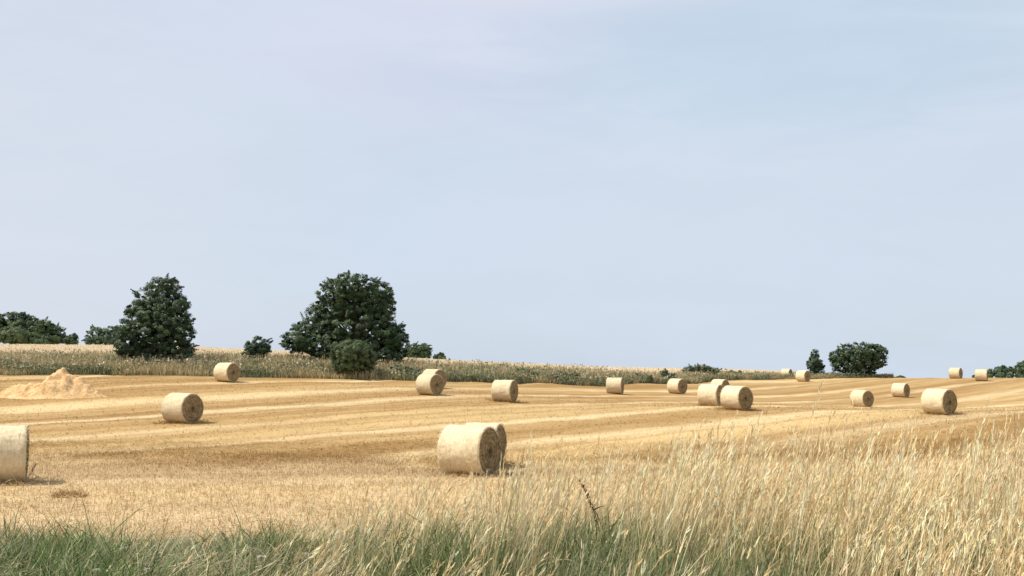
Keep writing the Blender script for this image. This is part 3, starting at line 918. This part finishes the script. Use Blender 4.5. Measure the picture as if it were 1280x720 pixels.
# the tall conical tree
tree('field_tree', 'dark ragged cone shaped tree rising from the weedy bank behind the chaff heap', 'tree', 77, 203, 452,
     [(198, 358, 20, 14), (210, 358, 14, 12), (222, 380, 16, 14), (172, 386, 18, 14), (160, 410, 16, 14), (232, 398, 12, 10), (190, 395, 36, 20), (192, 372, 28, 16), (206, 382, 30, 17), (180, 396, 26, 15), (212, 400, 31, 18), (196, 412, 46, 18), (186, 443, 42, 10), (160, 430, 20, 15), (216, 444, 26, 9), (220, 418, 24, 17), (172, 424, 28, 15), (198, 434, 48, 15), (222, 438, 22, 13), (165, 440, 20, 10)],
     .06, BLUE + DARK, seed=11, trunk=.2, cl=.26, dens=.31, per=92, inner=.2, ragged=.04, boughs=.9)
# the big broad tree
tree('field_tree', 'big broad dark tree with a domed crown behind the rounded olive shrub', 'tree', 80, 448, 462,
     [(440, 358, 36, 18), (424, 368, 30, 20), (462, 366, 30, 18), (440, 384, 54, 22), (472, 385, 24, 20), (408, 392, 30, 18), (440, 408, 56, 24), (494, 412, 14, 10), (499, 425, 13, 14), (486, 370, 10, 12), (395, 412, 34, 18), (376, 424, 26, 17), (370, 432, 20, 11), (415, 432, 36, 22), (472, 420, 32, 26), (492, 422, 18, 17), (470, 445, 34, 22), (440, 446, 40, 18), (495, 442, 15, 12)],
     .065, DARK, seed=12, trunk=.42, cl=.28, dens=.36, per=100, inner=.15, ragged=.03, boughs=.5)
tree('round_shrub', 'dense rounded olive shrub standing in front of the big broad tree', 'shrub', 72.4, 441, 471,
     [(441, 441, 27, 18), (430, 446, 18, 18), (454, 446, 17, 19), (441, 456, 28, 15)], .05, OLIVE, seed=13, trunk=.08, cl=.2, dens=.8, per=56, boughs=.8)
tree('field_tree', 'small round blue green bush on the bank between the two large trees', 'bush', 79, 321, 452,
     [(322, 432, 17, 13), (313, 438, 11, 10), (330, 438, 10, 9), (321, 444, 15, 8)], .06, BLUE, seed=14, trunk=.09, cl=.22, dens=.42, per=80, ragged=.05, boughs=1.3)
tree('field_tree', 'low bushy tree tucked behind the cone shaped tree', 'tree', 124, 130, 434,
     [(120, 420, 15, 12), (138, 418, 15, 12), (132, 427, 24, 8), (111, 426, 6, 6)], .09, BLUE, 'trees standing beyond the grain field', seed=15, trunk=.15, cl=.34, dens=.42, per=80, ragged=.05, boughs=1.2)
# the far grove at the edge of the picture
G2 = 'trees standing beyond the grain field'
tree('grove_tree', 'dark domed tree of the far grove, cut off by the side of the picture', 'tree', 160, 14, 432, [(14, 402, 26, 13), (28, 412, 28, 18), (-12, 408, 22, 18)], .12, DARK, G2, seed=16, trunk=.3, cl=.45, dens=.6, per=80, boughs=.4)
tree('grove_tree', 'dark sloping tree of the far grove between its dome and its small end trees', 'tree', 158, 60, 432, [(52, 410, 17, 11), (66, 418, 16, 12), (56, 424, 26, 9)], .12, DARK, G2, seed=17, trunk=.28, cl=.45, dens=.6, per=80, boughs=.4)
tree('grove_tree', 'little dark tree ending the far grove, next to the low bushy tree', 'tree', 156, 88, 433, [(92, 422, 5, 6), (84, 424, 6, 6), (88, 428, 10, 5)], .10, DARK, G2, seed=18, trunk=.14, cl=.34, dens=.7, per=70, boughs=.8)
tree('grove_bush', 'paler green rounded bush in front of the dark far grove', 'bush', 140, 22, 431, [(12, 419, 26, 11), (34, 423, 18, 8), (48, 427, 12, 4)], .10, [(.08, .125, .05), (.105, .15, .06), (.12, .145, .07)], G2, seed=19, trunk=.14, cl=.36, dens=.8, per=70, boughs=.4)
tree('grove_tree', 'dark low far tree showing past the side of the big broad tree', 'tree', 150, 522, 450, [(516, 438, 14, 9), (530, 438, 11, 9), (522, 444, 20, 6)], .10, DARK, G2, seed=20, trunk=.2, cl=.34, dens=.7, per=70, boughs=.8)
tree('grove_tree', 'tiny dark far tree on the skyline above the overlapping pair of bales', 'tree', 152, 550, 452, [(551, 445, 6, 5), (545, 447, 5, 4), (553, 448, 5, 3)], .10, DARK, G2, seed=21, trunk=.1, cl=.34, dens=.7, per=70, boughs=.8)
# the trees on the right hand skyline
tree('field_tree', 'lone wide dark tree on the skyline with ragged low boughs and no bale beneath', 'tree', 122, 1072, 472,
     [(1074, 440, 28, 13), (1052, 446, 16, 12), (1092, 440, 16, 11), (1102, 440, 9, 8), (1073, 452, 34, 13), (1056, 458, 16, 9), (1096, 452, 12, 10), (1074, 463, 22, 8), (1087, 466, 8, 6), (1042, 448, 7, 6)],
     .075, DARK + BLUE, seed=22, trunk=.28, cl=.28, dens=.36, per=90, inner=.15, ragged=.05, boughs=.9)
tree('field_tree', 'slim little tree on the skyline with a straw bale at its foot', 'tree', 123, 1019, 470,
     [(1019, 443, 5, 7), (1019, 451, 9, 8), (1014, 456, 7, 7), (1024, 457, 7, 7), (1020, 462, 11, 6)], .08, BLUE, seed=23, trunk=.12, cl=.24, dens=.5, per=70, ragged=.06, boughs=1.4)
tree('far_bush', 'tiny dark bush peeping over the crest beside the lone wide tree', 'bush', 150, 1124, 475, [(1124, 472, 6, 3), (1120, 473, 4, 2.5), (1129, 473, 4, 2.5)], .14, DARK, seed=24, trunk=.06, cl=.3, dens=1.0)
G3 = 'far row of trees on the skyline'
tree('far_tree', 'single narrow far tree close behind the broadside skyline bale', 'tree', 250, 1236, 474, [(1236, 466, 4, 6), (1236, 470, 4.5, 5)], .25, BLUE, G3, seed=25, trunk=.2, cl=.6, dens=.9)
tree('far_tree', 'broad far tree with two humps in the middle of the far row', 'tree', 250, 1250, 474, [(1247, 465, 5, 8), (1254, 463, 5, 8), (1250, 469, 9, 6)], .25, BLUE, G3, seed=26, trunk=.25, cl=.6, dens=.9)
tree('far_tree', 'slender far tree between two broad far trees', 'tree', 248, 1263, 474, [(1263, 465, 3.5, 8), (1262, 470, 4.5, 5)], .25, BLUE, G3, seed=27, trunk=.2, cl=.55, dens=.9)
tree('far_tree', 'tallest far tree of the far row, cut off by the side of the picture', 'tree', 245, 1276, 474, [(1272, 462, 5, 8), (1279, 460, 7, 10), (1286, 464, 8, 9), (1277, 469, 11, 6)], .25, BLUE, G3, seed=28, trunk=.25, cl=.6, dens=.9)
tree('far_bush', 'small dark bush against the shaded side of the broadside skyline bale', 'bush', 150, 1218, 475, [(1218, 471, 3.5, 3), (1219, 473, 4, 2.5)], .14, DARK, seed=29, trunk=.05, cl=.3, dens=1.0)
# shrubs rooted in the bank
G4 = 'shrubs along the weedy bank'
SHR = [
    ('low spreading dark green shrub in the weeds above the chaff heap', 75, 79, [(86, 449, 22, 6), (68, 451, 16, 5), (104, 450, 13, 5)], DARK, 1.6),
    ('dark shrub in the weeds close beside the foot of the big broad tree', 499, 74, [(497, 462, 12, 7), (510, 464, 11, 6)], GREY, .9),
    ('grey green weedy shrub just behind the overlapping pair of bales', 522, 74.6, [(522, 465, 10, 6), (531, 466, 8, 5)], GREY, .9),
    ('weedy shrub behind the lone bale with the narrow dark end', 656, 79.5, [(652, 466, 12, 6), (664, 468, 10, 5)], GREY, .9),
    ('dark patch of shrub in the bank midway between the lone bale and the broadside bale', 705, 83, [(700, 469, 16, 6), (716, 470, 12, 5)], GREY, .9),
    ('bushy shrub standing in the bank just past the broadside bale', 800, 91, [(797, 472, 14, 6), (809, 473, 10, 5)], GREY, .9),
    ('dark upright shrub on the bank above the small tan ended bale', 831, 96, [(830, 466, 6, 5), (836, 471, 10, 5)], BLUE + GREY, 1.0),
    ('widest blue green shrub of the bank, above the cluster of three bales', 876, 106, [(862, 462, 10, 5), (877, 461, 12, 6), (891, 463, 11, 4), (874, 467, 22, 5)], BLUE + GREY, 1.0),
    ('little shrub in the bank just beyond the cluster of three bales', 915, 111, [(912, 466, 9, 4), (922, 467, 8, 4)], GREY, .9),
    ('last low shrub toward the thin end of the bank', 952, 119, [(948, 468, 9, 3), (960, 469, 9, 3)], GREY, .9),
    ('pale leafy shrub at the base of the bank under the cone shaped tree', 236, 74, [(232, 460, 14, 5), (246, 461, 12, 4)], GREY, .9),
]
for k, (lab, bp, d, lobes, cols, dn) in enumerate(SHR):
    tree('hedge_shrub', lab, 'shrub', d, bp, 0, lobes, .08, cols, G4, seed=50 + k, trunk=.05, cl=.2, dens=dn * .55, per=26, limbs=False, ragged=.1, boughs=1.5)


# ------------------------------------------------------------------ single plants in the roadside grass
def path(p0, az, L, lean, bend, segs=6):
    t = np.linspace(0, 1, segs + 1); phi = lean + bend * (t[:-1] + t[1:]) / 2
    hx = np.concatenate([[0], np.cumsum(np.sin(phi))]) * L / segs; hz = np.concatenate([[0], np.cumsum(np.cos(phi))]) * L / segs
    return np.stack([p0[0] + hx * math.cos(az), p0[1] + hx * math.sin(az), p0[2] + hz], 1)


M['brown'] = mat_noise('dead_stem_brown', (.10, .055, .035), (.20, .12, .075), 30)
M['cream'] = mat_noise('cream_petals', (.62, .58, .50), (.78, .75, .68), 60)
M['stem'] = mat_noise('green_stem', (.12, .13, .06), (.22, .20, .10), 30)


def dock(px, d, row_top, px_top, label, w=1.0):
    x = ux(px) * d; z = float(H(x, d))
    root = empty('dead_dock', (x, d, z), label, 'dead weed')
    tip = at(px_top, row_top, d) - np.array([x, d, z])
    t = np.linspace(0, 1, 9)[:, None]
    pts = tip * t + np.array([.035, 0, .05]) * np.sin(t * math.pi) * w
    a = Acc(); tube(a, pts, .0045 * w * (1 - .5 * t[:, 0]), 6)
    rng = np.random.RandomState(5)
    a.link('stem', M['brown'], root)
    s = Acc()
    n = int(110 * w)
    q = rng.uniform(.5, 1, n)
    P = np.stack([np.interp(q, t[:, 0], pts[:, k]) for k in range(3)], 1) + rng.normal(0, .007 * w, (n, 3)) * (1.3 - q)[:, None] * 2
    ribbons(s, P, rng.uniform(0, 6.28, n), rng.uniform(.012, .03, n) * w, rng.uniform(0, 1.4, n), 0 * q, rng.uniform(.005, .010, n) * w, np.full((n, 3), .1), 2, belly=.6, tipw=.3, rng=rng)
    s.link('seed_head', M['brown'], root)
    for k in range(3):
        lf = Acc()
        b = pts[3 + k]
        ribbons(lf, b[None], np.array([rng.uniform(-.5, .5)]), np.array([.12 * w]), np.array([1.0]), np.array([.5]), np.array([.012 * w]), np.full((1, 3), .1), 4, belly=.4, rng=rng)
        lf.link('leaf', M['brown'], root)


dock(757, 8.2, 599, 723, 'dead dark brown dock stalk leaning out of the tall dry grass', 1.0)
dock(32, 20.6, 580, 50, 'thin dead weed stalk leaning beside the bale cut off by the picture side', 1.0)


def flower(px, row, d, label, r=.022):
    p = at(px, row, d)
    x, z = p[0], float(H(p[0], d))
    hgt = max(.08, p[2] - z)
    root = empty('white_flower', (x, d, z), label, 'flower', 'white flowers in the roadside grass')
    rng = np.random.RandomState(int(px))
    a = Acc(); t = np.linspace(0, 1, 5)[:, None]
    pts = np.array([0, 0, hgt]) * t + np.array([.02, 0, 0]) * np.sin(t * 3.1)
    tube(a, pts, np.full(5, .002), 5); a.link('stem', M['stem'], root)
    h = Acc(); n = 70
    rr = r * np.sqrt(rng.rand(n)); an = rng.uniform(0, 6.28, n)
    b = np.stack([pts[-1, 0] + rr * np.cos(an), pts[-1, 1] + rr * np.sin(an), hgt - rr * rr * 8 - .004 + rng.normal(0, .002, n)], 1)
    ribbons(h, b, an, np.full(n, .011), rng.uniform(.3, 1.5, n), np.full(n, .3), np.full(n, .009), np.full((n, 3), .6), 2, belly=.5, tipw=.5, rng=rng)
    h.link('flower_head', M['cream'], root)


flower(331, 695, 7.4, 'largest white flower head, at the edge of the fallen dry grass', .03)
flower(191, 711, 7.3, 'white flower head low in the green turf, close to a paler withered head', .017)
flower(129, 712, 7.3, 'pale withered flower head low in the green turf', .02)
flower(387, 692, 7.6, 'small white flower in the fallen dry grass next to the largest one', .015)
flower(527, 686, 7.6, 'small white flower alone among the grey green blades before the large bale', .014)

# a rusty tuft of dead weed lying on the stubble
x, d = ux(86) * 19.6, 19.6
acc = Acc(); rng = np.random.RandomState(8); n = 420
bx_ = np.clip(rng.normal(0, .2, n), -.36, .36) + .1; by_ = np.clip(rng.normal(0, .09, n), -.15, .15)
ribbons(acc, np.stack([x + bx_, d + by_, H(x + bx_, d + by_)], 1), rng.uniform(0, 6.28, n), rng.uniform(.1, .26, n) * np.exp(-(bx_ / .55) ** 2), rng.normal(.7, .4, n), rng.normal(.3, .3, n),
        rng.uniform(.008, .016, n), palette(n, [(.42, .25, .11), (.33, .18, .075), (.52, .35, .17)], .15, rng), 3, rng=rng)
tag(acc.link('dead_weed_tuft', M['blade']), 'rusty brown tuft of dead weed lying on the near stubble', 'dead weed')

# ------------------------------------------------------------------ light
SUN_EL, SUN_AZ = math.radians(56), math.radians(190)                # azimuth of the sun, counter clockwise from +X
sv = Vector((math.cos(SUN_EL) * math.cos(SUN_AZ), math.cos(SUN_EL) * math.sin(SUN_AZ), math.sin(SUN_EL)))
sun = bpy.data.objects.new('sun', bpy.data.lights.new('sun', 'SUN')); col.objects.link(sun)
sun.data.energy = 4.8; sun.data.angle = math.radians(.6); sun.data.color = (1, .94, .84)
sun.rotation_euler = sv.to_track_quat('Z', 'Y').to_euler()
sun.location = (-30, -20, 60)

world = bpy.data.worlds.new('World'); scene.world = world; world.use_nodes = True
nt = world.node_tree; nt.nodes.clear()


def wn(typ, ins=None, **pr):
    nd = nt.nodes.new('ShaderNode' + typ)
    for k, v in pr.items():
        setattr(nd, k, v)
    for k, v in (ins or {}).items():
        if isinstance(v, bpy.types.NodeSocket):
            nt.links.new(v, nd.inputs[k])
        else:
            nd.inputs[k].default_value = v
    return nd


sky = wn('TexSky', sky_type='NISHITA', sun_disc=False)
sky.sun_elevation = SUN_EL
sky.sun_rotation = math.pi / 2 - SUN_AZ                             # 0 is +Y, clockwise
sky.air_density = 1.0; sky.dust_density = 1.5; sky.ozone_density = 1.0
tc = wn('TexCoord').outputs['Generated']
mp = wn('Mapping', {'Vector': tc, 'Scale': (1.2, 1.2, 4.5), 'Rotation': (0, .12, .4)}).outputs[0]
n1 = wn('TexNoise', {'Vector': mp, 'Scale': 1.6, 'Detail': 3.0, 'Roughness': .5, 'Distortion': .3}).outputs[0]
n2 = wn('TexNoise', {'Vector': mp, 'Scale': 5.0, 'Detail': 5.0, 'Roughness': .6, 'Distortion': .8}).outputs[0]
nn = wn('Math', {0: n1, 1: n2}, operation='ADD').outputs[0]


def part_of_sky(az, el, w_az, w_el, wob):
    """soft patch of the sky around a bearing (from +Y to the right) and a height, with a ragged margin"""
    sp = wn('SeparateXYZ', {0: tc}).outputs
    a = wn('Math', {0: wn('Math', {0: sp[0], 1: sp[1]}, operation='ARCTAN2').outputs[0], 1: math.radians(az)}, operation='SUBTRACT').outputs[0]
    e = wn('Math', {0: wn('Math', {0: sp[2]}, operation='ARCSINE').outputs[0], 1: math.radians(el)}, operation='SUBTRACT').outputs[0]
    q = wn('VectorMath', {0: wn('CombineXYZ', {0: wn('Math', {0: a, 1: math.radians(w_az)}, operation='DIVIDE').outputs[0], 1: wn('Math', {0: e, 1: math.radians(w_el)}, operation='DIVIDE').outputs[0]}).outputs[0]}, operation='LENGTH').outputs['Value']
    q = wn('Math', {0: q, 1: wn('Math', {0: wn('Math', {0: nn, 1: 1.0}, operation='SUBTRACT').outputs[0], 1: wob}, operation='MULTIPLY').outputs[0]}, operation='ADD').outputs[0]
    return wn('MapRange', {0: q, 1: .35, 2: 1.25, 3: 1.0, 4: 0.0}, interpolation_type='SMOOTHSTEP').outputs[0]


def blend(fac, a, b):
    m = wn('Mix', data_type='RGBA')
    for k, v in ((0, fac), (6, a), (7, b)):
        if isinstance(v, bpy.types.NodeSocket):
            nt.links.new(v, m.inputs[k])
        else:
            m.inputs[k].default_value = v
    return m.outputs[2]


def scaled(f, k):
    return wn('Math', {0: f, 1: k}, operation='MULTIPLY').outputs[0]


# a thin high veil of cloud: lavender grey, whiter to the west, with a clearer blue opening
tintn = wn('TexNoise', {'Vector': mp, 'Scale': 1.1, 'Detail': 2.0}).outputs[0]
veilc = blend(wn('MapRange', {0: tintn, 1: .3, 2: .7}).outputs[0], (5.55, 6.42, 7.45, 1), (5.75, 6.4, 7.4, 1))
veilc = blend(scaled(part_of_sky(-34, 9, 24, 16,   .5), .5), veilc, (6.4, 6.6, 7.35, 1))
veilc = blend(scaled(part_of_sky(-7, 18.5, 16, 5, 1.2), .5), veilc, (6.35, 6.55, 7.75, 1))
veilc = blend(scaled(part_of_sky(8, 22.5, 26, 2.2, 1.6), .8), veilc, (6.9, 6.75, 7.7, 1))
veilc = blend(scaled(part_of_sky(16, 17.2, 17, 5.8, .9), .55), veilc, (4.75, 5.95, 7.2, 1))
veil = wn('MapRange', {0: nn, 1: .7, 2: 1.3, 3: .88, 4: .97}, interpolation_type='SMOOTHSTEP').outputs[0]

skyc = blend(veil, sky.outputs[0], veilc)
bg = wn('Background', {'Color': skyc, 'Strength': .1})
nt.links.new(bg.outputs[0], wn('OutputWorld').inputs[0])

scene.view_settings.view_transform = 'Standard'
scene.view_settings.look = 'None'
scene.view_settings.exposure = .22
scene.view_settings.gamma = 1
scene.render.engine = 'CYCLES'
scene.cycles.use_denoising = True
scene.cycles.max_bounces = 6
scene.cycles.diffuse_bounces = 3
scene.cycles.transmission_bounces = 3
